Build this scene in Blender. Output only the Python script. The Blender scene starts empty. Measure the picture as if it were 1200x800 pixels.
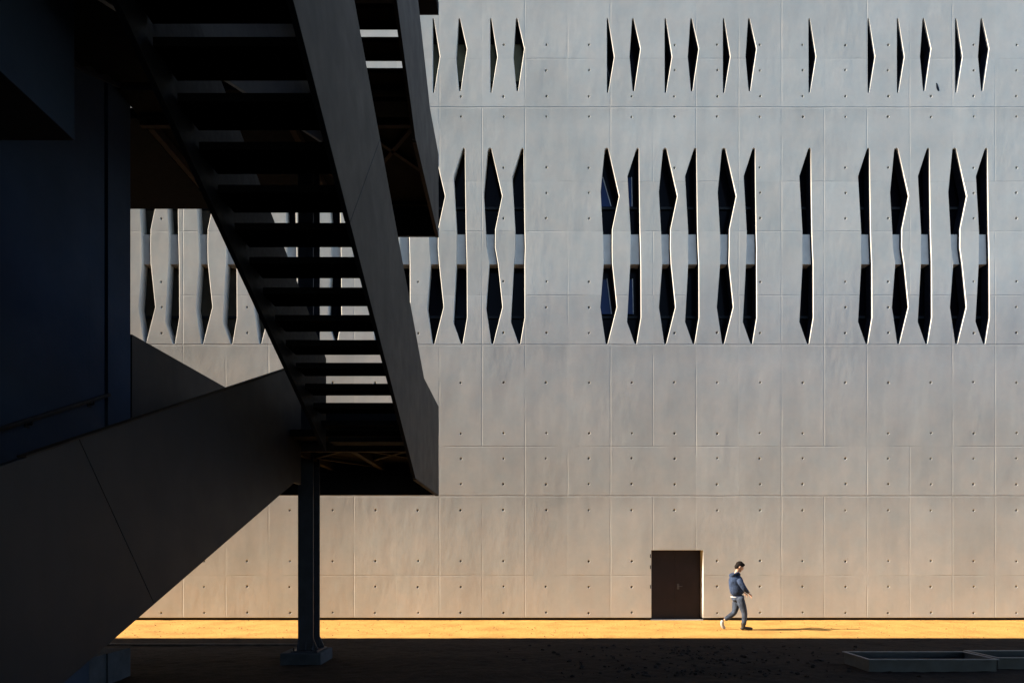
import bpy, bmesh, math, random
from mathutils import Vector, Matrix, noise as mnoise
R = math.radians
random.seed(4)
C = bpy.context.scene.collection
scene = bpy.context.scene

# ------------------------------------------------------------------ camera
EYE = 2.02            # eye height above the ground
F = 750.0             # focal length in photo pixels (22.5 mm on a 36 mm sensor)
cam_d = bpy.data.cameras.new('camera')
cam = bpy.data.objects.new('camera', cam_d)
C.objects.link(cam)
cam.location = (0, 0, EYE)
cam.rotation_euler = (R(90), 0, 0)
cam_d.sensor_width = 36
cam_d.lens = 22.5
cam_d.shift_y = 244 / 1200
cam_d.clip_start = 0.05
cam_d.clip_end = 2000
scene.camera = cam

# ------------------------------------------------------------------ light
SUN_EL, SUN_AZ = 29.0, 3.6        # the sun stands at the left, almost in the plane of the facade
world = bpy.data.worlds.new('World')
scene.world = world
world.use_nodes = True
wn = world.node_tree
sky = wn.nodes.new('ShaderNodeTexSky')
sky.sky_type = 'NISHITA'
sky.sun_disc = False
sky.sun_elevation = R(SUN_EL)
sky.sun_rotation = R(270 - SUN_AZ)
sky.dust_density = 1.0
wn.links.new(sky.outputs[0], wn.nodes['Background'].inputs[0])
wn.nodes['Background'].inputs[1].default_value = 0.112
sl = bpy.data.lights.new('sun', 'SUN')
sl.energy = 4.3
sl.angle = R(0.45)
sl.color = (1.0, 0.88, 0.72)
so = bpy.data.objects.new('sun', sl)
C.objects.link(so)
to_sun = Vector((-math.cos(R(SUN_AZ)) * math.cos(R(SUN_EL)), -math.sin(R(SUN_AZ)) * math.cos(R(SUN_EL)), math.sin(R(SUN_EL))))
so.rotation_euler = to_sun.to_track_quat('Z', 'Y').to_euler()
so.location = (-30, -5, 40)
vs = scene.view_settings
vs.view_transform = 'Standard'
vs.look = 'None'
vs.exposure = 2.05
vs.gamma = 1.0
scene.cycles.max_bounces = 8
scene.cycles.use_denoising = True

# ------------------------------------------------------------------ node helpers
class N:
    def __init__(s, name):
        s.m = bpy.data.materials.new(name)
        s.m.use_nodes = True
        s.t = s.m.node_tree
        s.b = s.t.nodes['Principled BSDF']
        s.co = s.t.nodes.new('ShaderNodeTexCoord')
    def set(s, inp, v):
        if hasattr(v, 'is_output') or isinstance(v, bpy.types.NodeSocket):
            s.t.links.new(v, inp)
        else:
            inp.default_value = v
    def math(s, op, a, b=0.0, c=0.0, clamp=False):
        n = s.t.nodes.new('ShaderNodeMath'); n.operation = op; n.use_clamp = clamp
        s.set(n.inputs[0], a); s.set(n.inputs[1], b); s.set(n.inputs[2], c)
        return n.outputs[0]
    def xyz(s):
        n = s.t.nodes.new('ShaderNodeSeparateXYZ'); s.t.links.new(s.co.outputs['Object'], n.inputs[0])
        return n.outputs
    def comb(s, x, y, z):
        n = s.t.nodes.new('ShaderNodeCombineXYZ')
        for i, v in enumerate((x, y, z)): s.set(n.inputs[i], v)
        return n.outputs[0]
    def mapping(s, scale, loc=(0, 0, 0)):
        n = s.t.nodes.new('ShaderNodeMapping'); s.t.links.new(s.co.outputs['Object'], n.inputs[0])
        n.inputs['Scale'].default_value = scale; n.inputs['Location'].default_value = loc
        return n.outputs[0]
    def noise(s, scale, detail=4, rough=0.55, vec=None):
        n = s.t.nodes.new('ShaderNodeTexNoise')
        n.inputs['Scale'].default_value = scale; n.inputs['Detail'].default_value = detail
        n.inputs['Roughness'].default_value = rough
        s.t.links.new(vec if vec is not None else s.co.outputs['Object'], n.inputs['Vector'])
        return n.outputs['Fac']
    def white(s, vec):
        n = s.t.nodes.new('ShaderNodeTexWhiteNoise'); n.noise_dimensions = '3D'
        s.t.links.new(vec, n.inputs['Vector'])
        return n.outputs['Value']
    def voronoi(s, scale, feature='F1', vec=None):
        n = s.t.nodes.new('ShaderNodeTexVoronoi'); n.feature = feature
        n.inputs['Scale'].default_value = scale
        s.t.links.new(vec if vec is not None else s.co.outputs['Object'], n.inputs['Vector'])
        return n.outputs
    def ramp(s, fac, stops):
        n = s.t.nodes.new('ShaderNodeValToRGB'); s.set(n.inputs[0], fac)
        e = n.color_ramp.elements
        while len(e) < len(stops): e.new(0.5)
        for i, (p, c) in enumerate(stops):
            e[i].position = p; e[i].color = (c[0], c[1], c[2], 1) if hasattr(c, '__len__') else (c, c, c, 1)
        return n.outputs['Color']
    def mix(s, fac, a, b, mode='MIX'):
        n = s.t.nodes.new('ShaderNodeMix'); n.data_type = 'RGBA'; n.blend_type = mode
        s.set(n.inputs[0], fac)
        s.set(n.inputs[6], a if not isinstance(a, tuple) else (*a, 1)); s.set(n.inputs[7], b if not isinstance(b, tuple) else (*b, 1))
        return n.outputs[2]
    def bump(s, h, strength, dist):
        n = s.t.nodes.new('ShaderNodeBump'); n.inputs['Strength'].default_value = strength
        n.inputs['Distance'].default_value = dist
        s.t.links.new(h, n.inputs['Height']); s.t.links.new(n.outputs[0], s.b.inputs['Normal'])
    def out(s, color=None, rough=None, metal=None, spec=None):
        if color is not None: s.set(s.b.inputs['Base Color'], color if not isinstance(color, tuple) else (*color, 1))
        if rough is not None: s.set(s.b.inputs['Roughness'], rough)
        if metal is not None: s.b.inputs['Metallic'].default_value = metal
        if spec is not None: s.b.inputs['Specular IOR Level'].default_value = spec
        return s.m

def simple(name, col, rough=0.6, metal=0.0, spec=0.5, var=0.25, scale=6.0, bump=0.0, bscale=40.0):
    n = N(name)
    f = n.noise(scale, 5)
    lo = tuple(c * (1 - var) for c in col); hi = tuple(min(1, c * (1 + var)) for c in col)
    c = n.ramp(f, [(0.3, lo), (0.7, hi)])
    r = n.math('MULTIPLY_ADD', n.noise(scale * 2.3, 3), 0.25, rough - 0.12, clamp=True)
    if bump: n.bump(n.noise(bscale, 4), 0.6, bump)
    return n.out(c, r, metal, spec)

# facade elevation: photo columns and rows turned into metres on the facade plane
WALL_Y = 18.3
K = WALL_Y / F
def fx(u): return (u - 600) * K
def fz(v): return EYE + (644 - v) * K

def facade_concrete():
    n = N('facade_concrete')
    x, y, z = n.xyz()[:3]
    p = 100.2 * K
    wob = n.math('MULTIPLY_ADD', n.noise(1.3, 3), 0.03, -0.015)
    xw = n.math('ADD', x, wob)
    def vline(x0, w):
        a = n.math('PINGPONG', n.math('SUBTRACT', xw, x0), p / 2)
        return n.math('SUBTRACT', 1.0, n.math('DIVIDE', a, w, clamp=True), clamp=True)
    v1 = vline(fx(515), 0.022)
    v2 = vline(fx(565), 0.02)
    zs_major = [404, 126, 581]
    zs_minor = [69, 213, 271, 346, 523, 674]
    def hl(zs, w):
        tot = 0.0
        for v in zs:
            a = n.math('ABSOLUTE', n.math('SUBTRACT', n.math('ADD', z, wob), fz(v) + 0.0))
            tot = n.math('ADD', tot, n.math('SUBTRACT', 1.0, n.math('DIVIDE', a, w, clamp=True), clamp=True))
        return tot
    hM = hl(zs_major, 0.028)
    hm = hl(zs_minor, 0.02)
    # which band a point is in
    band = 0.0
    for v in zs_major + zs_minor:
        band = n.math('ADD', band, n.math('GREATER_THAN', z, fz(v)))
    cx = n.math('FLOOR', n.math('DIVIDE', n.math('SUBTRACT', x, fx(515)), p))
    cx2 = n.math('FLOOR', n.math('DIVIDE', n.math('SUBTRACT', x, fx(515)), p / 2))
    t1 = n.white(n.comb(cx, band, 3.0))
    t2 = n.white(n.comb(cx2, band, 9.0))
    # joints show here and there, not as an even grid
    brk = n.ramp(n.noise(0.7, 3), [(0.38, 0.05), (0.62, 0.85)])
    half = n.math('GREATER_THAN', n.white(n.comb(n.math('FLOOR', n.math('DIVIDE', n.math('SUBTRACT', x, fx(540)), p / 2)), band, 5.0)), 0.35)
    vv = n.math('MAXIMUM', n.math('MULTIPLY', v1, 0.9), n.math('MULTIPLY', n.math('MULTIPLY', v2, half), 0.7))
    vv = n.math('MULTIPLY', vv, brk)
    hh = n.math('MAXIMUM', n.math('MULTIPLY', hM, n.ramp(n.noise(1.1, 4), [(0.35, 0.35), (0.62, 1.0)])), n.math('MULTIPLY', n.math('MULTIPLY', hm, 0.7), brk))
    joint = n.math('MAXIMUM', vv, hh)
    # cloudy mottling, vertical pour streaks and fine pores
    big = n.noise(0.45, 5, 0.6)
    streak = n.noise(1.0, 4, 0.6, n.mapping((3.2, 1, 0.16)))
    fine = n.noise(9, 5, 0.65)
    tone = n.math('MULTIPLY_ADD', t1, 0.11, 0.92)
    tone = n.math('MULTIPLY', tone, n.math('MULTIPLY_ADD', t2, 0.07, 0.965))
    tone = n.math('MULTIPLY', tone, n.math('MULTIPLY_ADD', big, 0.40, 0.80))
    tone = n.math('MULTIPLY', tone, n.math('MULTIPLY_ADD', streak, 0.12, 0.94))
    tone = n.math('MULTIPLY', tone, n.math('MULTIPLY_ADD', fine, 0.12, 0.94))
    stain = n.ramp(n.noise(2.2, 4, 0.6), [(0.35, 0.0), (0.75, 1.0)])
    under = n.math('MULTIPLY', n.math('MAXIMUM', n.math('MULTIPLY', hM, 0.3), n.math('MULTIPLY', joint, 0.8)), 0.30)
    tone = n.math('MULTIPLY', tone, n.math('SUBTRACT', 1.0, under))
    for v in zs_major:       # dirt washed down below the pour lines, ragged and broken
        dz = n.math('SUBTRACT', fz(v), z)
        fall = n.math('MULTIPLY', n.math('GREATER_THAN', dz, 0.0), n.math('SUBTRACT', 1.0, n.math('DIVIDE', dz, 0.55, clamp=True), clamp=True))
        rag = n.ramp(n.noise(1.0, 5, 0.65, n.mapping((2.6, 1, 0.5))), [(0.35, 0.0), (0.7, 1.0)])
        tone = n.math('MULTIPLY', tone, n.math('SUBTRACT', 1.0, n.math('MULTIPLY', n.math('MULTIPLY', fall, rag), 0.17)))
    hue = n.mix(stain, (0.57, 0.535, 0.475), (0.51, 0.515, 0.475))
    col = n.mix(1.0, hue, n.comb(tone, tone, tone), 'MULTIPLY')
    # relief: joints, board undulation, pores
    und = n.noise(1.0, 2, 0.45, n.mapping((1.5, 1, 0.8)))
    emb = n.noise(1.0, 2, 0.5, n.mapping((5.5, 1, 2.4)))
    spot = n.ramp(n.noise(0.35, 2), [(0.45, 0.0), (0.7, 1.0)])
    h = n.math('MULTIPLY', joint, -0.0055)
    h = n.math('ADD', h, n.math('MULTIPLY', und, 0.0074))
    h = n.math('ADD', h, n.math('MULTIPLY', n.math('MULTIPLY', emb, spot), 0.0032))
    h = n.math('ADD', h, n.math('MULTIPLY', n.noise(16, 3, 0.5), 0.0007))
    h = n.math('ADD', h, n.math('MULTIPLY', n.math('ADD', t1, t2), 0.002))
    n.bump(h, 1.0, 1.0)
    return n.out(col, 0.72, 0, 0.35)

def sand():
    n = N('orange_sand')
    a = n.noise(1.2, 5); b = n.noise(18, 5, 0.7)
    f = n.math('MULTIPLY_ADD', b, 0.5, n.math('MULTIPLY', a, 0.5))
    c = n.ramp(f, [(0.36, (0.29, 0.148, 0.040)), (0.5, (0.425, 0.226, 0.060)), (0.64, (0.48, 0.272, 0.078))])
    n.bump(n.noise(14, 6, 0.75), 0.9, 0.03)
    return n.out(c, 0.95, 0, 0.1)

def soil():
    n = N('dark_soil')
    v = n.voronoi(22)
    f = n.noise(3, 6, 0.65)
    c = n.ramp(f, [(0.3, (0.006, 0.0042, 0.0036)), (0.7, (0.018, 0.0115, 0.009))])
    c = n.mix(n.ramp(v[1], [(0.75, 0.0), (0.95, 0.5)]), c, (0.03, 0.024, 0.022))
    h = n.math('MULTIPLY_ADD', v[0], -0.6, n.noise(8, 5))
    n.bump(h, 0.5, 0.02)
    return n.out(c, 0.95, 0, 0.06)

def steel_panel():
    n = N('charcoal_steel_panel')
    f = n.noise(1.6, 5, 0.6)
    s = n.noise(1.0, 4, 0.6, n.mapping((1, 5, 0.6)))
    k = n.math('MULTIPLY_ADD', s, 0.5, n.math('MULTIPLY', f, 0.5))
    c = n.ramp(k, [(0.3, (0.0062, 0.0072, 0.0110)), (0.7, (0.0105, 0.0118, 0.0165))])
    r = n.math('MULTIPLY_ADD', n.noise(3.0, 4), 0.2, 0.42)
    n.bump(n.noise(2.2, 2), 0.25, 0.01)
    return n.out(c, r, 0.0, 0.12)

M = dict(
    facade=facade_concrete(), sand=sand(), soil=soil(), panel=steel_panel(),
    reveal=simple('bare_concrete', (0.36, 0.35, 0.33), 0.8, var=0.12, scale=3, bump=0.003),
    dark_steel=simple('dark_painted_steel', (0.006, 0.007, 0.011), 0.6, 0.0, 0.12),
    tread=simple('blackened_steel_tread', (0.004, 0.004, 0.005), 0.8, 0, 0.03),
    beam=simple('brown_primed_steel', (0.017, 0.013, 0.012), 0.75, 0, 0.06),
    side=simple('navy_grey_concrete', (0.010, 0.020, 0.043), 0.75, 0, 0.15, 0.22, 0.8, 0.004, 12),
    plinth=simple('black_plinth', (0.02, 0.017, 0.015), 0.9, 0, 0.2),
    interior=simple('dark_interior', (0.01, 0.01, 0.012), 0.9, 0, 0.1),
    glass=simple('black_window_glass', (0.003, 0.003, 0.005), 0.14, 0, 0.03, 0.1, 1.0),
    sky_glass=simple('sky_tinted_sash_glass', (0.004, 0.016, 0.075), 0.13, 0, 0.15, 0.1, 1.0),  # blue base colour paints the sky reflected in the open sashes
    olive_pane=simple('olive_reflection_tint', (0.07, 0.058, 0.04), 0.8, 0, 0.2, 0.4, 1.2),  # olive base colour stands in for a warm reflection in the left panes
    spandrel=simple('pale_spandrel', (0.47, 0.46, 0.44), 0.7, 0, 0.3, 0.1, 3.0),
    frame=simple('grey_frame', (0.016, 0.018, 0.022), 0.6, 0.0, 0.1),
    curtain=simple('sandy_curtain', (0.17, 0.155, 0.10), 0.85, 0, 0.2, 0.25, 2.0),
    bright=simple('lit_sash_frame', (0.35, 0.35, 0.36), 0.4),  # sash edge coloured pale for the light it catches
    door=simple('brown_steel_door', (0.019, 0.0105, 0.0105), 0.5, 0, 0.2, 0.2, 3),
    handle=simple('worn_handle', (0.07, 0.065, 0.065), 0.5, 0.3),
    column=simple('blue_grey_column_paint', (0.013, 0.017, 0.030), 0.5, 0, 0.3),
    plinth_c=simple('footing_concrete', (0.024, 0.030, 0.043), 0.9, 0, 0.1, 0.25, 4, 0.006, 25),
    kerb=simple('kerb_stone', (0.05, 0.043, 0.04), 0.9, 0, 0.1, 0.3, 5, 0.01, 20),
    tank=simple('galvanised_tank', (0.022, 0.028, 0.038), 0.6, 0.0, 0.3, 0.35, 3),
    rim=simple('highlit_steel_rim', (0.05, 0.06, 0.08), 0.5, 0.0, 0.4, 0.35, 8),  # lighter than the tank, painting the highlight along the rim
    stone=simple('dark_rubble', (0.013, 0.011, 0.011), 0.9, 0, 0.1, 0.4, 5),
    sand_stone=simple('sandy_grit', (0.26, 0.15, 0.06), 0.9, 0, 0.1, 0.4, 3),
    jamb_shade=simple('painted_jamb_shade', (0.010, 0.011, 0.018), 0.75, 0, 0.08),  # shade colour for the left-facing jambs
    skin=simple('skin', (0.42, 0.24, 0.16), 0.55, 0, 0.4, 0.08),
    hair=simple('dark_hair', (0.008, 0.006, 0.005), 0.8, 0, 0.1, 0.3, 30),
    denim=simple('blue_denim_jacket', (0.024, 0.038, 0.075), 0.9, 0, 0.2, 0.45, 9, 0.03, 11),
    navy=simple('navy_rib_knit', (0.02, 0.026, 0.05), 0.9, 0, 0.1, 0.3, 60),
    jeans=simple('grey_blue_jeans', (0.036, 0.046, 0.068), 0.9, 0, 0.2, 0.45, 8, 0.03, 10),
    shirt=simple('white_shirt', (0.7, 0.7, 0.7), 0.9, 0, 0.2, 0.05),
    boot=simple('black_boot', (0.015, 0.013, 0.012), 0.6, 0, 0.3),
    trainer=simple('grey_trainer', (0.30, 0.28, 0.26), 0.7, 0, 0.3),
)

# ------------------------------------------------------------------ mesh helpers
class MB:
    def __init__(s): s.bm = bmesh.new()
    def poly_prism(s, pts, off):
        """pts: 3-D points of a planar polygon; off: extrusion vector"""
        off = Vector(off)
        a = [s.bm.verts.new(Vector(p)) for p in pts]
        b = [s.bm.verts.new(Vector(p) + off) for p in pts]
        n = len(a)
        s.bm.faces.new(a); s.bm.faces.new(b[::-1])
        for i in range(n):
            s.bm.faces.new((a[i], b[i], b[(i + 1) % n], a[(i + 1) % n]))
        return s
    def box(s, x0, x1, y0, y1, z0, z1):
        return s.poly_prism([(x0, y0, z0), (x1, y0, z0), (x1, y1, z0), (x0, y1, z0)], (0, 0, z1 - z0))
    def bar(s, p0, p1, w, h, up=(0, 0, 1)):
        p0, p1 = Vector(p0), Vector(p1)
        d = (p1 - p0).normalized(); u = Vector(up)
        if abs(d.dot(u)) > 0.98: u = Vector((0, 1, 0))
        r = d.cross(u).normalized(); u = r.cross(d)
        q = [p0 + r * sx * w / 2 + u * sz * h / 2 for sx, sz in ((-1, -1), (1, -1), (1, 1), (-1, 1))]
        return s.poly_prism(q, p1 - p0)
    def tube(s, p0, p1, r, seg=12, r1=None):
        p0, p1 = Vector(p0), Vector(p1); r1 = r if r1 is None else r1
        d = (p1 - p0).normalized(); u = Vector((0, 0, 1)) if abs(d.z) < 0.95 else Vector((1, 0, 0))
        a = d.cross(u).normalized(); b = a.cross(d)
        A = [s.bm.verts.new(p0 + (a * math.cos(t) + b * math.sin(t)) * r) for t in [2 * math.pi * i / seg for i in range(seg)]]
        B = [s.bm.verts.new(p1 + (a * math.cos(t) + b * math.sin(t)) * r1) for t in [2 * math.pi * i / seg for i in range(seg)]]
        s.bm.faces.new(A); s.bm.faces.new(B[::-1])
        for i in range(seg): s.bm.faces.new((A[i], B[i], B[(i + 1) % seg], A[(i + 1) % seg]))
        return s
    def build(s, name, mat, parent=None, bevel=0.0, smooth=False):
        bmesh.ops.recalc_face_normals(s.bm, faces=s.bm.faces)
        me = bpy.data.meshes.new(name); s.bm.to_mesh(me); s.bm.free()
        me.materials.append(mat)
        if smooth:
            for p in me.polygons: p.use_smooth = True
        o = bpy.data.objects.new(name, me); C.objects.link(o)
        if parent is not None: attach(o, parent)
        if bevel:
            b = o.modifiers.new('bevel', 'BEVEL'); b.width = bevel; b.segments = 2; b.limit_method = 'ANGLE'
        return o

def world_loc(p):
    v = Vector((0, 0, 0))
    while p is not None:
        v = v + p.location; p = p.parent
    return v
def attach(o, parent):
    o.parent = parent
    o.location = o.location - world_loc(parent)
def empty(name, loc, label, cat, group=None):
    o = bpy.data.objects.new(name, None); C.objects.link(o); o.location = loc
    return tag(o, label, cat, group)
def tag(o, label, cat, group=None):
    o['label'] = label; o['category'] = cat
    if group: o['group'] = group
    return o
def structure(o, kind='structure'):
    o['kind'] = kind; return o

# ------------------------------------------------------------------ ground
g = MB(); g.box(-300, 300, -300, 300, -0.5, 0.0)
structure(g.build('ground', M['soil']))

def sheet(name, x0, x1, y0, y1, nx, ny, zf, mat):
    bm = bmesh.new(); rows = []
    for j in range(ny + 1):
        rows.append([bm.verts.new((x0 + (x1 - x0) * i / nx, y0 + (y1 - y0) * j / ny, zf(x0 + (x1 - x0) * i / nx, y0 + (y1 - y0) * j / ny))) for i in range(nx + 1)])
    for j in range(ny):
        for i in range(nx): bm.faces.new((rows[j][i], rows[j][i + 1], rows[j + 1][i + 1], rows[j + 1][i]))
    me = bpy.data.meshes.new(name); bm.to_mesh(me); bm.free(); me.materials.append(mat)
    for p in me.polygons: p.use_smooth = True
    o = bpy.data.objects.new(name, me); C.objects.link(o)
    return o
PATH_Y = 14.5
structure(sheet('sand_path', -40, 40, PATH_Y, 18.45, 500, 40,
      lambda x, y: 0.012 + 0.010 * mnoise.noise((x * 0.6, y * 0.9, 3)) * min(1, (y - PATH_Y) * 3) + 0.006 * mnoise.noise((x * 3, y * 3, 7)) * min(1, (y - PATH_Y) * 3), M['sand']))
# rough dark bed in front of the path
structure(sheet('dark_earth', -14, 14, 7.0, PATH_Y - 0.03, 420, 130,
      lambda x, y: 0.006 + max(0.0, 0.02 * mnoise.noise((x * 1.3, y * 1.3, 1)) + 0.012 * mnoise.noise((x * 6, y * 6, 2)) + 0.012), M['soil']))
structure(MB().box(-30, -3.95, 13.39, 13.47, -0.1, 0.055).build('kerb', M['kerb'], bevel=0.01))

# ------------------------------------------------------------------ facade building
fac = empty('concrete_building', (0, WALL_Y, 0), 'large pale exposed concrete building with rows of slim faceted slit windows and a brown door', 'building')

def shape(base, du, dl=None):
    """base: list of (u, v, part) outline points; upper and lower parts get their own shift"""
    return [(u + (du if p == 0 else (dl if dl is not None else du)), v) for u, v, p in base]
Zs = [(708.4, 174.5, 0), (711, 173, 0), (713.2, 174.5, 0), (726, 229.5, 0), (717.8, 268.5, 0), (717.6, 290, 0), (717.9, 308, 1), (723.3, 359.5, 1), (712.6, 402.3, 1), (711, 403.5, 1), (709.4, 402.3, 1),
      (703.2, 360, 1), (707.2, 308, 1), (706.8, 288, 0), (706.2, 273, 0), (703.5, 225, 0)]
Ks = [(745.4, 174.5, 0), (747, 173, 0), (748.9, 174.5, 0), (750.2, 272, 0), (750.8, 290, 0), (751.2, 308, 1), (751.5, 372, 1), (746.4, 402.3, 1), (745, 403.5, 1), (743.3, 402.3, 1),
      (734.5, 377, 1), (738.3, 308, 1), (738.6, 290, 0), (738.7, 272, 0), (735, 206.3, 0)]
Ts = [(710.8, 22.5, 0), (711.8, 21.3, 0), (713.0, 22.5, 0), (720.2, 66.4, 0), (713.2, 108.4, 0), (712, 109.4, 0), (710.9, 108.4, 0)]
Ds = [(740.4, 22.5, 0), (741.6, 21.3, 0), (742.9, 22.5, 0), (751, 57, 0), (743.6, 106.5, 0), (742.4, 107.5, 0), (741.0, 106.5, 0), (737.4, 66.4, 0)]

wins = []   # (outline, row, flavour)
for du, dl, fl in [(0, 0, 'sash'), (68.3, 68.7, ''), (137.3, 136.5, ''), (339.4, 341.8, ''), (407.6, 409.8, ''), (-137, -134, ''), (-204, -203, ''), (-270, -270, ''), (-406, -406, 'olive_pane'), (-474, -474, 'olive_pane'), (-541, -541, 'dim'), (-608, -608, '')]:
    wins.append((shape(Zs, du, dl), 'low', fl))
for du, dl, fl in [(0, 0, 'sash'), (67.5, 68, ''), (136.2, 135.7, ''), (201.5, 202, ''), (270.3, 270.8, ''), (340.5, 340.8, ''), (408.5, 408.5, ''), (-203.8, -203.7, ''), (-135, -136.2, ''), (-270.5, -270.5, ''), (-351, -351, ''), (-403, -403, ''), (-473.6, -473.6, 'olive_pane'), (-541, -541, 'dim'), (-608, -608, '')]:
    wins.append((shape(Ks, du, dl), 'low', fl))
for du, fl in [(0, 'slash'), (67.7, ''), (136, ''), (236.4, ''), (305.6, ''), (340, ''), (408.2, ''), (-204.2, 'olive_pane'), (-136.8, 'glow')]:
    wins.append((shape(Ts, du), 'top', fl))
for du, fl in [(0, 'slash'), (68.3, 'slash'), (136, ''), (340.5, ''), (408.5, ''), (-203.4, 'olive_pane'), (-136.1, 'glow')]:
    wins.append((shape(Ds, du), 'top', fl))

def inside(p, poly, m=0.0):
    x, y = p; c = False; n = len(poly); dmin = 9
    for i in range(n):
        x1, y1 = poly[i]; x2, y2 = poly[(i + 1) % n]
        if (y1 > y) != (y2 > y) and x < (x2 - x1) * (y - y1) / (y2 - y1) + x1: c = not c
        d = Vector((x2 - x1, y2 - y1)); t = max(0, min(1, (Vector((x - x1, y - y1)).dot(d)) / max(1e-9, d.length_squared)))
        dmin = min(dmin, (Vector((x - x1, y - y1)) - d * t).length)
    return c or dmin < m

THICK, CH = 0.30, 0.010
XL, XR, ZT, ZB = -22.0, 27.0, 21.0, 0.095
DX0, DX1, DZ = fx(763), fx(824.3), fz(644)
def seg(a, b, n): return [(a[0] + (b[0] - a[0]) * i / n, a[1] + (b[1] - a[1]) * i / n) for i in range(n)]
outer = (seg((XL, ZB), (DX0, ZB), 23) + seg((DX0, ZB), (DX0, DZ), 3) + seg((DX0, DZ), (DX1, DZ), 2) + seg((DX1, DZ), (DX1, ZB), 3)
         + seg((DX1, ZB), (XR, ZB), 19) + seg((XR, ZB), (XR, ZT), 17) + seg((XR, ZT), (XL, ZT), 40) + seg((XL, ZT), (XL, ZB), 17))
holes = [[(fx(u), fz(v)) for u, v in w[0]] for w in wins]
ties = []
for k in range(-11, 14):
    u = 640 + 50.1 * k
    for v in (53, 82.5, 113, 137, 196.5, 226, 256, 330, 360, 390, 448, 507.5, 537, 567, 597.5, 657, 687, 717.5, -8, -45):
        if v == 256 and k % 2 == 0 and k > 3: pass
        p = (u + random.uniform(-0.4, 0.4), v + random.uniform(-0.4, 0.4))
        if any(inside(p, w[0], 3.4) for w in wins): continue
        if 760 < p[0] < 828 and p[1] > 640: continue
        if random.random() < 0.03: continue
        ties.append(p)
cu = bpy.data.curves.new('facade_outline', 'CURVE')
cu.dimensions = '2D'; cu.fill_mode = 'BOTH'; cu.extrude = THICK / 2 - CH; cu.bevel_depth = CH; cu.bevel_resolution = 0
def spline(pts):
    s = cu.splines.new('POLY'); s.points.add(len(pts) - 1); s.use_cyclic_u = True
    for i, (a, b) in enumerate(pts): s.points[i].co = (a, b, 0, 1)
spline(outer)
for h in holes: spline(h)
for u, v in ties:
    r = random.uniform(0.036, 0.044)
    spline([(fx(u) + r * math.cos(t), fz(v) + r * math.sin(t)) for t in [math.pi / 4 * i + 0.39 for i in range(8)]])
co = bpy.data.objects.new('facade_outline', cu); C.objects.link(co)
dg = bpy.context.evaluated_depsgraph_get()
me = bpy.data.meshes.new_from_object(co.evaluated_get(dg))
bpy.data.objects.remove(co)
me.name = 'wall'
for v in me.vertices:
    a, b, c = v.co; v.co = (a, WALL_Y + THICK / 2 - c, b)
me.materials.clear(); me.materials.append(M['facade'])
for p in me.polygons: p.material_index = 0
wall = bpy.data.objects.new('wall', me); C.objects.link(wall)
# keep coordinates in metres from the world origin for the material
wall.parent = fac; wall.matrix_parent_inverse = Matrix.Translation((0, -WALL_Y, 0))

YB = WALL_Y + THICK
MB().box(XL, DX0, WALL_Y + 0.06, YB, 0.0, ZB - 0.004).box(DX1, XR, WALL_Y + 0.06, YB, 0.0, ZB - 0.004).build('plinth', M['plinth'], fac)
inn = MB()
inn.box(XL, XR, YB + 0.9, YB + 1.1, 0, ZT)
inn.box(XL, XR, YB + 0.004, YB + 0.9, ZT - 0.2, ZT); inn.box(XL, XL + 0.2, YB + 0.004, YB + 0.9, 0, ZT - 0.2); inn.box(XR - 0.2, XR, YB + 0.004, YB + 0.9, 0, ZT - 0.2)
inn.build('interior_lining', M['interior'], fac)
MB().box(XL, XR, YB + 1.1, YB + 14, 0, ZT - 0.3).build('rear_block', M['reveal'], fac)

# dark patch where the concrete was chipped and filled
MB().poly_prism([(fx(a), WALL_Y + 0.004, fz(b)) for a, b in ((1096.9, 97.5), (1098.4, 97.8), (1099.8, 102), (1101, 106.6), (1098.9, 107), (1097.2, 103))], (0, -0.0055, 0)).build('filled_patch', M['dark_steel'], fac)
# door: two leaves, one handle
dm = (DX0 + DX1) / 2
for a, b in ((DX0 - 0.03, dm - 0.002), (dm + 0.002, DX1 + 0.03)):
    d = MB().box(a, b, WALL_Y + 0.262, WALL_Y + 0.297, 0.012, DZ + 0.03)
    d.bm.verts.ensure_lookup_table()
    dl = d.build('door', M['door'], fac)
    if a > dm:
        MB().box(a + 0.06, a + 0.12, WALL_Y + 0.252, WALL_Y + 0.262, fz(687) - 0.09, fz(687) + 0.07).tube((a + 0.09, WALL_Y + 0.252, fz(687)), (a + 0.09, WALL_Y + 0.20, fz(687)), 0.012).tube((a + 0.09, WALL_Y + 0.205, fz(687)), (a + 0.20, WALL_Y + 0.205, fz(687)), 0.011).build('handle', M['handle'], dl)
MB().box(DX0, DX1, WALL_Y - 0.005, WALL_Y + 0.26, 0.0, 0.022).build('door_sill', M['reveal'], fac)
for hz in (651, 664, 687):
    MB().tube((DX0 - 0.02, WALL_Y - 0.012, fz(hz) - 0.05), (DX0 - 0.02, WALL_Y - 0.012, fz(hz) + 0.05), 0.012).build('door_hinge', M['dark_steel'], fac)

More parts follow.
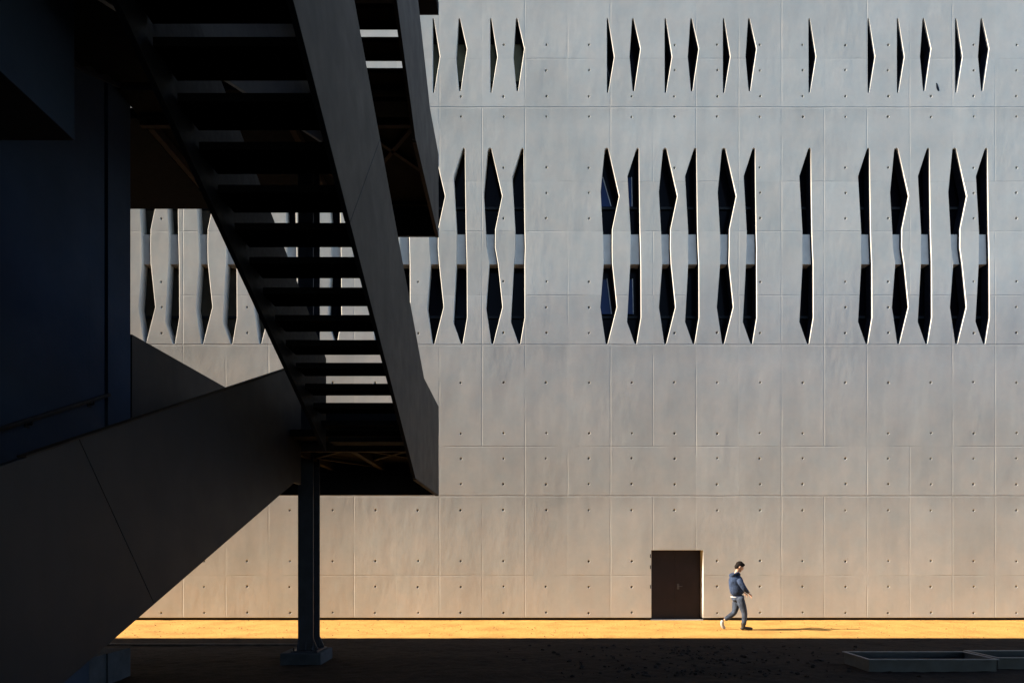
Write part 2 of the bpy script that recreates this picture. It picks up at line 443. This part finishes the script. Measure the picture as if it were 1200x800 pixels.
# windows: glass pane set behind the slit, with spandrel, transom and the odd open sash
for (ol, row, fl) in wins:
    us = [p[0] for p in ol]; vv = [p[1] for p in ol]
    x0, x1, z0, z1 = fx(min(us)) - 0.03, fx(max(us)) + 0.03, fz(max(vv)) - 0.03, fz(min(vv)) + 0.03
    yg = YB + 0.09
    pane = MB().box(x0, x1, yg, yg + 0.02, z0, z1)
    w = pane.build('window', (M['curtain'] if row == 'top' else M['olive_pane']) if fl in ('olive_pane', 'glow', 'dim') else M['glass'], fac)
    side = MB()   # jambs closing the gap between slit and pane
    side.box(x0 - 0.02, x0, YB + 0.002, yg + 0.02, z0, z1).box(x1, x1 + 0.02, YB + 0.002, yg + 0.02, z0, z1).box(x0, x1, YB + 0.002, yg, z1 - 0.01, z1 + 0.02)
    side.build('frame', M['frame'], w)
    # added dark strips painting shade on the right hand jamb, behind the bright edge
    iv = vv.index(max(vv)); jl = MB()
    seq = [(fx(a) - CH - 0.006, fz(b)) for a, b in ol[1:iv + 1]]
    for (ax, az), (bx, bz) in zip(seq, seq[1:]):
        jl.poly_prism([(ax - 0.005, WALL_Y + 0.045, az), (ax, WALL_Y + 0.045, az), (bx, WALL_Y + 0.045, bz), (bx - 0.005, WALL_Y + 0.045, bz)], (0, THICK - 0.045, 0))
    jl.build('jamb_shade_strip', M['jamb_shade'], w)
    if row == 'low':
        def edges(v):
            xs = []
            for (a, b), (c, d_) in zip(ol, ol[1:] + ol[:1]):
                if (b > v) != (d_ > v): xs.append(a + (c - a) * (v - b) / (d_ - b))
            return fx(min(xs)) + CH + 0.004, fx(max(xs)) - CH - 0.016
        rows = [273, 282, 290, 299, 308]
        ring = [(edges(v)[0], WALL_Y + 0.09, fz(v)) for v in rows] + [(edges(v)[1], WALL_Y + 0.09, fz(v)) for v in rows[::-1]]
        MB().poly_prism(ring, (0, THICK - 0.02, 0)).build('spandrel', M['spandrel'], w)
        for tv in (236.5, 366.5):
            MB().box(x0, x1, yg - 0.05, yg, fz(tv) - 0.035, fz(tv) + 0.035).build('transom', M['frame'], w)
        if fl == 'sash':
            c = 0.0 if min(us) < 720 else 1.0
            for quad in ((([(703, 235), (718.2, 235), (708.6, 199), (703, 199)], [(702, 363), (718.6, 363), (713.6, 320), (702, 320)]))) if c == 0 else (([(734, 235), (743.2, 235), (743.0, 199), (734, 199)], [(733, 363), (744.6, 363), (744.2, 320), (733, 320)])):
                tilt = 0.30
                zb = fz(quad[0][1])
                pts = [(fx(a), yg - 0.03 + 0.0 + (fz(b) - zb) * 0.0, fz(b)) for a, b in quad]
                pts = [(p[0], yg - 0.062 + (p[2] - zb) * 0.06, p[2]) for p in pts]
                s = MB().poly_prism(pts, (0, 0.006, 0)).build('sash', M['sky_glass'], w)
                MB().bar(Vector(pts[1]) + Vector((0, -0.008, 0)), Vector(pts[2]) + Vector((0, -0.008, 0)), 0.02, 0.012, (0, 1, 0)).build('sash_edge', M['bright'], w)
    else:
        if fl in ('olive_pane', 'glow'):
            MB().box(x0, x1, yg - 0.04, yg, fz(91), fz(85)).build('transom', M['interior'], w)
            MB().box(x0, x1, yg - 0.05, yg - 0.02, fz(40), z1).build('blind_box', M['interior'], w)
        if fl == 'slash':
            cx = fx(min(us))
            MB().bar((cx + 0.03, yg - 0.012, fz(62)), (cx + 0.17, yg - 0.012, fz(84)), 0.02, 0.012, (0, 1, 0)).build('sash_edge', M['handle'], w)

# ------------------------------------------------------------------ left building that the stair climbs along
U = 13.1 / F          # stair unit: one photo pixel at the far end of the landings, in metres
D = 13.1
def X(a): return a * U
def Y(d): return d * D
def Z(a): return EYE + a * U
WX = X(-347)
WEND = Y(0.776)
SH = 36.0
WING_H = (14.64 - 13.0) / (math.tan(R(SUN_EL)) ** -1 * math.sin(R(SUN_AZ)))     # eaves height that sets the edge of the forecourt shade
left = MB()
YO, ZO = 9.17, 2.30      # the corner of the upper walls oversails a low plinth
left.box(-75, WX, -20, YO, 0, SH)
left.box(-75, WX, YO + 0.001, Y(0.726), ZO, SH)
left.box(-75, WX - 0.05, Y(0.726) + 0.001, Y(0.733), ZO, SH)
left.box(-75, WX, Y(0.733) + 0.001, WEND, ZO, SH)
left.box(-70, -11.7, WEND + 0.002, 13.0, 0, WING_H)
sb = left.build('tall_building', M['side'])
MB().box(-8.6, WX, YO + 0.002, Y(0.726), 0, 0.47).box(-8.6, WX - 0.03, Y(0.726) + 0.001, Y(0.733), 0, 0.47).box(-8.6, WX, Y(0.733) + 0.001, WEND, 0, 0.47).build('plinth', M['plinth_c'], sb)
# the long wing that shades the forecourt is part of the same building
tag(sb, 'dark navy concrete building wall in deep shade at the left edge beside the stair', 'building')
# unseen slab added above the viewer to cut skylight on the foreground
MB().box(WX, 46, -30, 7.0, 9.4, 10.4).build('sky_blocker', M['side'], sb)
RX = WX + 0.07
def rz(d): return Z(83 + 330 * (d - 0.578))
hr = MB().bar((RX, Y(0.30), rz(0.30)), (RX, Y(0.728), rz(0.728)), 0.045, 0.05).build('handrail', M['dark_steel'], sb, 0.012)
for d in (0.61, 0.70, 0.5, 0.4):
    MB().tube((RX, Y(d), rz(d) - 0.02), (RX, Y(d), rz(d) - 0.075), 0.012).tube((RX, Y(d), rz(d) - 0.07), (WX, Y(d), rz(d) - 0.07), 0.012).box(WX, WX + 0.01, Y(d) - 0.04, Y(d) + 0.04, rz(d) - 0.11, rz(d) - 0.03).build('bracket', M['dark_steel'], hr)

# ------------------------------------------------------------------ steel staircase
st = empty('steel_staircase', (X(-158), Y(0.6), 0), 'black steel open-riser switchback staircase with solid charcoal side panels', 'staircase')
def plate(xa, poly, th=0.05, name='side_panel', mat='panel', seam=None):
    """poly: (d, z-unit) outline in the plane x = xa, thickness towards -x; seam: two points, cut with a narrow gap"""
    P = [(Y(d), Z(z)) for d, z in poly]
    parts = [P]
    if seam:
        a = Vector((Y(seam[0][0]), Z(seam[0][1]))); b = Vector((Y(seam[1][0]), Z(seam[1][1])))
        n = Vector((-(b - a).y, (b - a).x)).normalized()
        def clip(sgn):
            out = []
            for i in range(len(P)):
                p, q = Vector(P[i]), Vector(P[(i + 1) % len(P)])
                dp, dq = sgn * (p - a).dot(n) - 0.003, sgn * (q - a).dot(n) - 0.003
                if dp >= 0: out.append(tuple(p))
                if (dp >= 0) != (dq >= 0): out.append(tuple(p + (q - p) * (dp / (dp - dq))))
            return out
        parts = [clip(1), clip(-1)]
    m = MB()
    for pp in parts:
        if len(pp) > 2: m.poly_prism([(X(xa), y, z) for y, z in pp], (-th, 0, 0))
    return m.build(name, M[mat], st, 0.004)

def flight_up_to_camera(K, kink, dmin, seam=None, d0=0.6617, n0=-3):
    """flight that climbs towards the viewer, K: height offset of the storey, plus its right and left side panels"""
    S = 357
    bt = lambda d: 64 + K + S * (0.761 - d)
    tp = lambda d: 168 + K + S * (kink - d)
    topz = 168 + K - (7 if K else 0)
    plate(-86, [(1.0, 64 + K), (0.761, 64 + K), (dmin, bt(dmin)), (dmin, topz + S * (kink - dmin)), (kink, topz), (1.0, topz)], seam=seam)
    plate(-158 + 3, [(0.712, bt(0.712)), (dmin, bt(dmin)), (dmin, bt(dmin) + 76), (0.712, bt(0.712) + 78)], th=0.05, name='inner_panel', mat='dark_steel')
    n = n0
    while True:
        d = d0 - 0.0269 * n
        if d - 0.0269 < dmin: break
        zb = 84 + K + S * (0.761 - d)
        MB().box(X(-154), X(-86) - 0.052, Y(d - 0.0272), Y(d), Z(zb), Z(zb) + 0.073).build('tread', M['tread'], st, 0.006)
        n += 1
flight_up_to_camera(0, 0.835, 0.26, seam=((0.548, 260), (0.471, 190)))
flight_up_to_camera(302, 0.895, 0.52, d0=0.735, n0=-1)

def flight_from_camera(x_r, zl, dmin, hi, seam=None, slope=300, x_l=-343, lift=24):
    """flight that climbs away from the viewer; zl: underside level at the landing"""
    bt = lambda d: zl - slope * (0.761 - d)
    poly = [(0.785, zl), (0.785, zl + hi), (0.761, zl + hi), (dmin, bt(dmin) + hi), (dmin, bt(dmin)), (0.761, zl)]
    if Z(bt(dmin)) < 0.0:
        dg_ = 0.761 - (zl + EYE / U) / slope
        poly = [(0.785, zl), (0.785, zl + hi), (0.761, zl + hi), (dmin, bt(dmin) + hi), (dmin, -EYE / U + 0.5), (dg_, -EYE / U + 0.5), (0.761, zl)]
    plate(x_r, poly, seam=seam)
    n = 0; T = 0.0285
    while True:
        d = 0.761 - T * n
        zb = bt(d) + lift - slope * T
        if d - T < dmin or Z(zb) < 0.02: break
        MB().box(X(x_l), X(x_r) - 0.052, Y(d - T - 0.0003), Y(d), Z(zb), Z(zb) + 0.07).build('tread', M['tread'], st, 0.006)
        n += 1
    return bt
flight_from_camera(-194, 60, 0.19, 103, seam=((0.385, 47), (0.458, -24.6)))
flight_from_camera(-167, 362, 0.30, 110, slope=333, lift=58)
# outer string of the upper flight along the wall
b3 = lambda d: 408 - 333 * (0.761 - d)
plate(-341, [(0.82, b3(0.82)), (0.82, b3(0.82) + 24), (0.35, b3(0.35) + 24), (0.35, b3(0.35))], name='stringer', mat='dark_steel')
# cap rail on the lower panel
cap = [(0.761, 163), (0.34, 163 - 300 * (0.761 - 0.34))]
MB().bar((X(-194) - 0.025, Y(cap[0][0]), Z(cap[0][1]) + 0.008), (X(-194) - 0.025, Y(cap[1][0]), Z(cap[1][1]) + 0.008), 0.07, 0.016).build('cap_rail', M['beam'], st, 0.004)
# plate lips along the bottoms of the right hand panels
for K0 in (0, 302):
    MB().box(X(-86) - 0.058, X(-86) + 0.004, Y(0.765), Y(0.998), Z(64 + K0) - 0.02, Z(64 + K0) - 0.001).build('edge_trim', M['beam'], st)

def landing(K, back_from, left_top):
    zb = 91 + K
    MB().box(X(-345), X(-86) - 0.055, Y(0.745), Y(0.995), Z(zb + 8), Z(zb + 14)).build('landing_deck', M['tread'], st)
    MB().box(X(-345), X(-86) - 0.055, Y(0.79), Y(0.797), Z(zb), Z(zb + 8) - 0.003).build('cross_beam', M['beam'], st, 0.004)
    MB().box(X(-345), X(-86) - 0.055, Y(0.983), Y(0.995), Z(zb + (0 if not K else 4)), Z(zb + 8) - 0.003).build('cross_beam', M['dark_steel'], st, 0.004)
    for xa in (-338, -206, -148):
        MB().box(X(xa) - 0.05, X(xa) + 0.05, Y(0.7985), Y(0.982), Z(zb), Z(zb + 8) - 0.003).build('joist', M['beam'], st, 0.004)
    for p0, p1 in (((-146, 0.80), (-92, 0.90)), ((-146, 0.90), (-92, 0.80)), ((-202, 0.88), (-152, 0.80)), ((-202, 0.88), (-152, 0.975))):
        MB().bar((X(p0[0]), Y(p0[1]), Z(zb + 4.6)), (X(p1[0]), Y(p1[1]), Z(zb + 4.6)), 0.07, 0.06).build('brace', M['beam'], st)
    top = 168 + K - (7 if K else 0)
    m = MB()
    if K:
        m.poly_prism([(X(-347), D - 0.05, Z(top)), (X(-347), D - 0.05, Z(399)), (X(back_from), D - 0.05, Z(399)), (X(back_from), D - 0.05, Z(64 + K)), (X(-86) - 0.055, D - 0.05, Z(64 + K)), (X(-86) - 0.055, D - 0.05, Z(top))], (0, 0.05, 0))
    else:
        m.box(X(back_from), X(-86) - 0.055, D - 0.05, D, Z(64 + K), Z(top))
    m.build('rear_panel', M['panel'], st, 0.004)
landing(0, -347, 196)
landing(302, -150, 0)
# the upper landing turns the corner of the building
MB().box(X(-560), X(-347), Y(0.79), Y(0.9985), Z(399), Z(409)).box(X(-560), X(-347), Y(0.9985), Y(1.0), Z(399), Z(461)).build('landing_deck', M['tread'], st, 0.004)
plate(-347.5, [(1.045, 64), (0.7805, 64), (0.7805, 197), (1.045, 197)], name='end_panel')
# top landing just above the picture
MB().box(X(-345), X(-86) - 0.003, Y(0.76), Y(0.9975), Z(626), Z(640)).build('landing_deck', M['tread'], st)
MB().box(X(-345), X(-86), Y(0.998), Y(1.0), Z(626), Z(640)).build('rear_panel', M['panel'], st)
# near half landing over the viewer, with its boxed end
MB().box(X(-347) + 0.01, X(-86), Y(0.02), Y(0.255), Z(270), Z(282)).build('landing_deck', M['tread'], st)
MB().box(X(-340), X(-185), Y(0.15), Y(0.361), Z(173), Z(330)).build('landing_box', M['side'], st, 0.004)

# column on its footing, carrying the landings
colm = MB()
cx0, cx1, cy0, cy1 = -3.78, -3.51, 11.3, 11.7
colm.box(cx0, cx1, cy0, cy0 + 0.03, 0.25, Z(398)).box(cx0, cx1, cy1 - 0.03, cy1, 0.25, Z(398)).box((cx0 + cx1) / 2 - 0.014, (cx0 + cx1) / 2 + 0.014, cy0 + 0.031, cy1 - 0.031, 0.25, Z(398))
co_ = colm.build('column', M['column'], st, 0.003)
MB().box(cx0 - 0.10, cx1 + 0.10, cy0 - 0.08, cy1 + 0.08, 0.221, 0.249).build('base_plate', M['column'], co_, 0.004)
for gx in (cx0, (cx0 + cx1) / 2 - 0.01, cx1 - 0.02):
    MB().poly_prism([(gx, cy0 - 0.001, 0.25), (gx, cy0 - 0.07, 0.25), (gx, cy0 - 0.001, 0.42)], (0.02, 0, 0)).build('gusset', M['column'], co_)
for gy in (cy0 + 0.004, cy1 - 0.026):
    MB().poly_prism([(cx1 + 0.001, gy, 0.25), (cx1 + 0.09, gy, 0.25), (cx1 + 0.001, gy, 0.45)], (0, 0.02, 0)).build('gusset', M['column'], co_)
for bx in (cx0 - 0.06, cx1 + 0.06):
    for by in (cy0 - 0.045, cy1 + 0.045):
        MB().tube((bx, by, 0.249), (bx, by, 0.30), 0.014, 8).build('anchor_bolt', M['dark_steel'], co_)
ft = MB().box(-4.05, -3.33, 11.16, 11.88, -0.2, 0.22).build('footing', M['plinth_c'])
tag(ft, 'square grey concrete footing under the dark steel stair column', 'footing')
ft.modifiers.new('bevel', 'BEVEL').width = 0.015

# ------------------------------------------------------------------ steel tanks on the dark ground at the lower right
def tank(x0, x1, y0, y1, h, label, divider):
    t = empty('steel_trough', ((x0 + x1) / 2, (y0 + y1) / 2, 0), label, 'trough', 'open steel troughs on the dark ground')
    b = MB(); w = 0.012
    b.box(x0, x1, y0, y0 + w, 0.0, h).box(x0, x1, y1 - w, y1, 0, h).box(x0, x0 + w, y0 + w, y1 - w, 0, h).box(x1 - w, x1, y0 + w, y1 - w, 0, h).box(x0 + w, x1 - w, y0 + w, y1 - w, 0.0, 0.03)
    b.build('body', M['tank'], t)
    r = MB(); e = 0.03
    r.box(x0 - e, x1 + e, y0 - e, y0 + 0.02, h + 0.001, h + 0.018).box(x0 - e, x1 + e, y1 - 0.02, y1 + e, h + 0.001, h + 0.018).box(x0 - e, x0 + 0.02, y0 + 0.02, y1 - 0.02, h + 0.001, h + 0.018).box(x1 - 0.02, x1 + e, y0 + 0.02, y1 - 0.02, h + 0.001, h + 0.018)
    r.build('rim', M['rim'], t, 0.003)
    return t
tank(5.86, 7.95, 10.5, 11.28, 0.215, 'long open steel trough lying on the dark ground at the lower right, whole in view', True)
tank(8.16, 10.2, 10.75, 11.5, 0.20, 'open steel trough cut off by the right edge of the picture', False)

# ------------------------------------------------------------------ walking man
PX = 0.02147
def mx(u): return (u - 867) * PX
def mz(v): return (738.3 - v) * PX
def skin_mesh(chains):
    """chains: list of lists of (x, y, z, rx, ry); returns an evaluated mesh of all of them"""
    out = bmesh.new()
    for ch in chains:
        m = bpy.data.meshes.new('tmp')
        m.from_pydata([c[:3] for c in ch], [(i, i + 1) for i in range(len(ch) - 1)], [])
        o = bpy.data.objects.new('tmp', m); C.objects.link(o)
        md = o.modifiers.new('skin', 'SKIN')
        md.use_smooth_shade = True
        if not m.skin_vertices: m.attributes  # layer is made with the modifier
        lay = m.skin_vertices[0].data if len(m.skin_vertices) else None
        for i, c in enumerate(ch):
            lay[i].radius = (c[3], c[4]); lay[i].use_root = (i == 0)
        sd = o.modifiers.new('sub', 'SUBSURF'); sd.levels = 2; sd.render_levels = 2
        dg = bpy.context.evaluated_depsgraph_get()
        e = bpy.data.meshes.new_from_object(o.evaluated_get(dg))
        out.from_mesh(e)
        bpy.data.objects.remove(o)
    return out
def ball(bm, c, r, rot=None):
    mat = Matrix.Translation(c) @ (rot or Matrix.Identity(4)) @ Matrix.Diagonal((r[0], r[1], r[2], 1))
    bmesh.ops.create_uvsphere(bm, u_segments=20, v_segments=14, radius=1, matrix=mat)
def fused(name, bm, mat, voxel, parent=None, loc=None, smooth=4):
    m = bpy.data.meshes.new(name); bm.to_mesh(m); bm.free()
    o = bpy.data.objects.new(name, m); C.objects.link(o)
    r = o.modifiers.new('r', 'REMESH'); r.mode = 'VOXEL'; r.voxel_size = voxel; r.use_smooth_shade = True
    s = o.modifiers.new('s', 'SMOOTH'); s.iterations = smooth; s.factor = 0.5
    dg = bpy.context.evaluated_depsgraph_get()
    e = bpy.data.meshes.new_from_object(o.evaluated_get(dg)); bpy.data.objects.remove(o)
    e.name = name; e.materials.clear(); e.materials.append(mat)
    for p in e.polygons: p.use_smooth = True; p.material_index = 0
    o = bpy.data.objects.new(name, e); C.objects.link(o)
    if parent is not None: o.parent = parent
    elif loc is not None: o.location = loc
    return o

MX, MY = (867 - 600) / F * 16.1, 16.1
SY = 0.19
def pt(u, v, y): return (mx(u), y, mz(v))
hipR, hipL = pt(865.5, 700, -0.09), pt(865.5, 700, 0.09)
kneeF, ankF = pt(871, 718.5, -0.09), pt(869.8, 733, -0.09)
kneeB, ankB = pt(862.5, 718.5, 0.09), pt(849.5, 727.5, 0.09)
def ch(pts): return [(*p[0], p[1], p[2]) for p in pts]
def hand_chains(wx, wy, wz, side):
    """palm and five curled fingers hanging forward from the wrist"""
    cs = []
    d = Vector((0.55, 0, -0.83)); f = Vector((0.75, 0, -0.66))
    w = Vector((wx, wy, wz)); p = w + d * 0.09
    cs.append([(*w, .022, .026), (*(w + d * 0.05), .018, .038), (*p, .015, .038)])
    for i, (o, l) in enumerate(((-.028, .070), (-.009, .080), (.010, .075), (.028, .058))):
        b = p + Vector((o * 0.3, o, 0)) - d * 0.012
        k = b + d * l * 0.5; e = k + Vector((0.1, 0, -1)).normalized() * l * 0.5 + Vector((-0.012, 0, 0))
        cs.append([(*b, .010, .010), (*k, .009, .009), (*e, .0075, .0075)])
    t0 = w + d * 0.03 + Vector((0.012, -0.0 * side, 0)); t1 = t0 + Vector((0.035, 0.012 * side, -0.02)); t2 = t1 + Vector((0.02, 0.0, -0.032))
    cs.append([(*t0, .013, .013), (*t1, .011, .011), (*t2, .009, .009)])
    return cs
wrR, wrL = pt(874.0, 695.0, -0.22), pt(876.0, 695.5, 0.20)
body = skin_mesh([
    ch([(pt(864.6, 700, 0), .085, .11), (pt(863.4, 690, 0), .09, .12), (pt(862.3, 680, 0), .09, .13), (pt(862.6, 674.5, 0), .07, .10), (pt(863.2, 671.5, 0), .052, .055), (pt(865.2, 667, 0), .055, .055)]),
    ch([(pt(865.2, 700, -.05), .03, .03), (kneeF, .045, .045), (ankF, .035, .035)]),
    ch([(pt(865.0, 700, .05), .03, .03), (kneeB, .045, .045), (ankB, .03, .03)]),
    ch([(pt(862.0, 678, -SY), .035, .035), (pt(867.2, 688.7, -0.27), .035, .035), (wrR, .028, .028)]),
    ch([(pt(862.2, 678, SY), .035, .035), (pt(869, 688.7, 0.27), .035, .035), (wrL, .028, .028)]),
] + hand_chains(*wrR, 1) + hand_chains(*wrL, -1))
HR = Matrix.Rotation(R(30), 4, 'Y')
hc = Vector(pt(866.6, 664.2, 0))
ball(body, hc, (.098, .076, .118), HR)
def hp(x, y, z): return hc + HR.to_3x3() @ Vector((x, y, z))
ball(body, hp(.035, 0, -.062), (.062, .056, .062), HR)            # jaw
ball(body, hp(.104, 0, -.018), (.020, .014, .026), HR)           # nose
ball(body, hp(.092, 0, -.062), (.012, .026, .012), HR)           # lips
ball(body, hp(.088, 0, -.098), (.018, .022, .016), HR)           # chin
ball(body, hp(.088, 0, .022), (.016, .052, .012), HR)            # brow
for s in (-1, 1):
    ball(body, hp(-.005, s * .078, -.012), (.022, .010, .032), HR)   # ear
person = fused('person', body, M['skin'], 0.0085, None, (MX, MY, 0.012), 3)
tag(person, 'dark-haired man in blue denim jacket and jeans walking right, head bowed', 'person')
hb = bmesh.new()
ball(hb, hp(-.014, 0, .026), (.102, .084, .110), HR)
ball(hb, hp(-.050, 0, -.03), (.064, .074, .070), HR)
ball(hb, hp(.050, 0, .080), (.050, .064, .042), HR)
fused('hair', hb, M['hair'], 0.010, person, None, 2)
for s in (-1, 1):
    eb = bmesh.new(); ball(eb, hp(.090, s * .031, -.002), (.009, .013, .008), HR)
    fused('eye', eb, M['hair'], 0.004, person, None, 0)
jk = skin_mesh([
    ch([(pt(864.5, 699.5, 0), .135, .19), (pt(863.2, 690, 0), .145, .19), (pt(862.3, 681, 0), .140, .21), (pt(862.0, 676, 0), .105, .17), (pt(862.6, 673.4, 0), .075, .085)]),
    ch([(pt(861.8, 677.5, -SY), .085, .085), (pt(864.5, 683.5, -SY - .06), .076, .076), (pt(867.4, 689, -0.27), .068, .066), (pt(873.0, 694.0, -0.225), .046, .046)]),
    ch([(pt(862.0, 677.5, SY), .085, .085), (pt(865.0, 683.5, SY + .06), .076, .076), (pt(869.2, 689, 0.27), .068, .066), (pt(875.0, 694.4, 0.205), .046, .046)]),
    ch([(pt(860.8, 672.6, -.10), .042, .042), (pt(857.6, 674.2, -.06), .055, .055), (pt(856.4, 675.6, 0), .062, .066), (pt(857.6, 674.2, .06), .055, .055), (pt(860.8, 672.6, .10), .042, .042)]),     # hood on the back
    ch([(pt(860.4, 671.8, -.085), .036, .036), (pt(864.4, 671.8, -.080), .034, .034), (pt(867, 674.4, -.02), .028, .028)]),           # collar
    ch([(pt(860.4, 671.8, .085), .036, .036), (pt(864.4, 671.8, .080), .034, .034), (pt(867, 674.4, .02), .028, .028)]),
])
jacket = fused('jacket', jk, M['denim'], 0.013, person, None, 3)
hm = skin_mesh([ch([(pt(864.4, 697.6, 0), .142, .192), (pt(864.6, 699.6, 0), .140, .188)])])
fused('hem_band', hm, M['navy'], 0.012, jacket, None, 2)
cf = skin_mesh([ch([(pt(872.4, 693.4, -0.228), .052, .052), (pt(873.6, 694.6, -0.221), .046, .046)])])
fused('cuff', cf, M['navy'], 0.009, jacket, None, 2)
cf = skin_mesh([ch([(pt(874.4, 693.8, 0.208), .052, .052), (pt(875.6, 695.0, 0.202), .046, .046)])])
fused('cuff', cf, M['navy'], 0.009, jacket, None, 2)
hemb = skin_mesh([ch([(pt(863.0, 699.0, 0), .138, .178), (pt(862.9, 701.0, 0), .136, .176)])])
fused('shirt', hemb, M['shirt'], 0.012, person, None, 2)
tr = skin_mesh([
    ch([(pt(864.4, 697.0, 0), .12, .165), (pt(864.8, 701, 0), .135, .175), (pt(865.2, 705.0, 0), .13, .165)]),
    ch([(pt(865.3, 698.5, -.08), .125, .105), (pt(866.6, 704, -.085), .120, .105), (pt(868.6, 710, -.09), .105, .10), (kneeF + () if False else kneeF, .078, .076), (pt(870.8, 726, -.09), .068, .066), (pt(870.0, 733.0, -.09), .064, .060)]),
    ch([(pt(865.0, 698.5, .08), .125, .105), (pt(864.6, 704, .085), .120, .105), (pt(863.6, 711, .09), .105, .10), (kneeB, .078, .076), (pt(856, 723.2, .09), .066, .066), (pt(850.4, 727.2, .09), .060, .060)]),
])
fused('trousers', tr, M['jeans'], 0.013, person, None, 3)
s1 = skin_mesh([ch([(pt(870.0, 728.5, -.09), .074, .070), (pt(869.6, 731.5, -.09), .064, .062), (pt(869.4, 735.5, -.09), .058, .050), (pt(873.5, 736.0, -.092), .042, .050), (pt(878.6, 736.6, -.10), .032, .048), (pt(880.4, 736.9, -.10), .024, .040)])])
ball(s1, pt(868.8, 736.2, -.09), (.060, .046, .040))
for v in s1.verts: v.co.z = max(v.co.z, 0.004)
fused('shoe', s1, M['boot'], 0.010, person, None, 2)
s2 = skin_mesh([ch([(pt(849.2, 727.8, .09), .052, .052), (pt(847.0, 729.5, .09), .050, .046), (pt(847.6, 733.2, .09), .040, .050), (pt(849.4, 736.4, .09), .032, .048), (pt(851.6, 737.3, .09), .022, .040)])])
for v in s2.verts: v.co.z = max(v.co.z, 0.004)
fused('shoe', s2, M['trainer'], 0.010, person, None, 2)

# ------------------------------------------------------------------ loose stones
def stones(name, n, place, r0, r1, mat):
    bm = bmesh.new(); rr = random.Random(11)
    for _ in range(n):
        x, y = place(rr)
        r = r0 + (r1 - r0) * rr.random() ** 2.5
        mt = Matrix.Translation((x, y, r * 0.35 + 0.01)) @ Matrix.Rotation(rr.random() * 6.3, 4, 'Z') @ Matrix.Rotation(rr.random(), 4, 'X') @ Matrix.Diagonal((r, r * rr.uniform(0.6, 1), r * rr.uniform(0.45, 0.8), 1))
        ret = bmesh.ops.create_icosphere(bm, subdivisions=1, radius=1, matrix=mt)
        for v in ret['verts']: v.co += Vector((rr.uniform(-1, 1), rr.uniform(-1, 1), rr.uniform(-1, 1))) * r * 0.16
    me = bpy.data.meshes.new(name); bm.to_mesh(me); bm.free(); me.materials.append(mat)
    o = bpy.data.objects.new(name, me); C.objects.link(o); o['kind'] = 'stuff'
    return o
stones('rubble', 700, lambda q: (q.gauss(3.3, 1.5), 10.0 + 3.4 * q.random()), 0.010, 0.05, M['stone'])
stones('grit', 900, lambda q: (q.uniform(-10, 13), 14.5 + 3.75 * q.random()), 0.006, 0.022, M['sand_stone'])
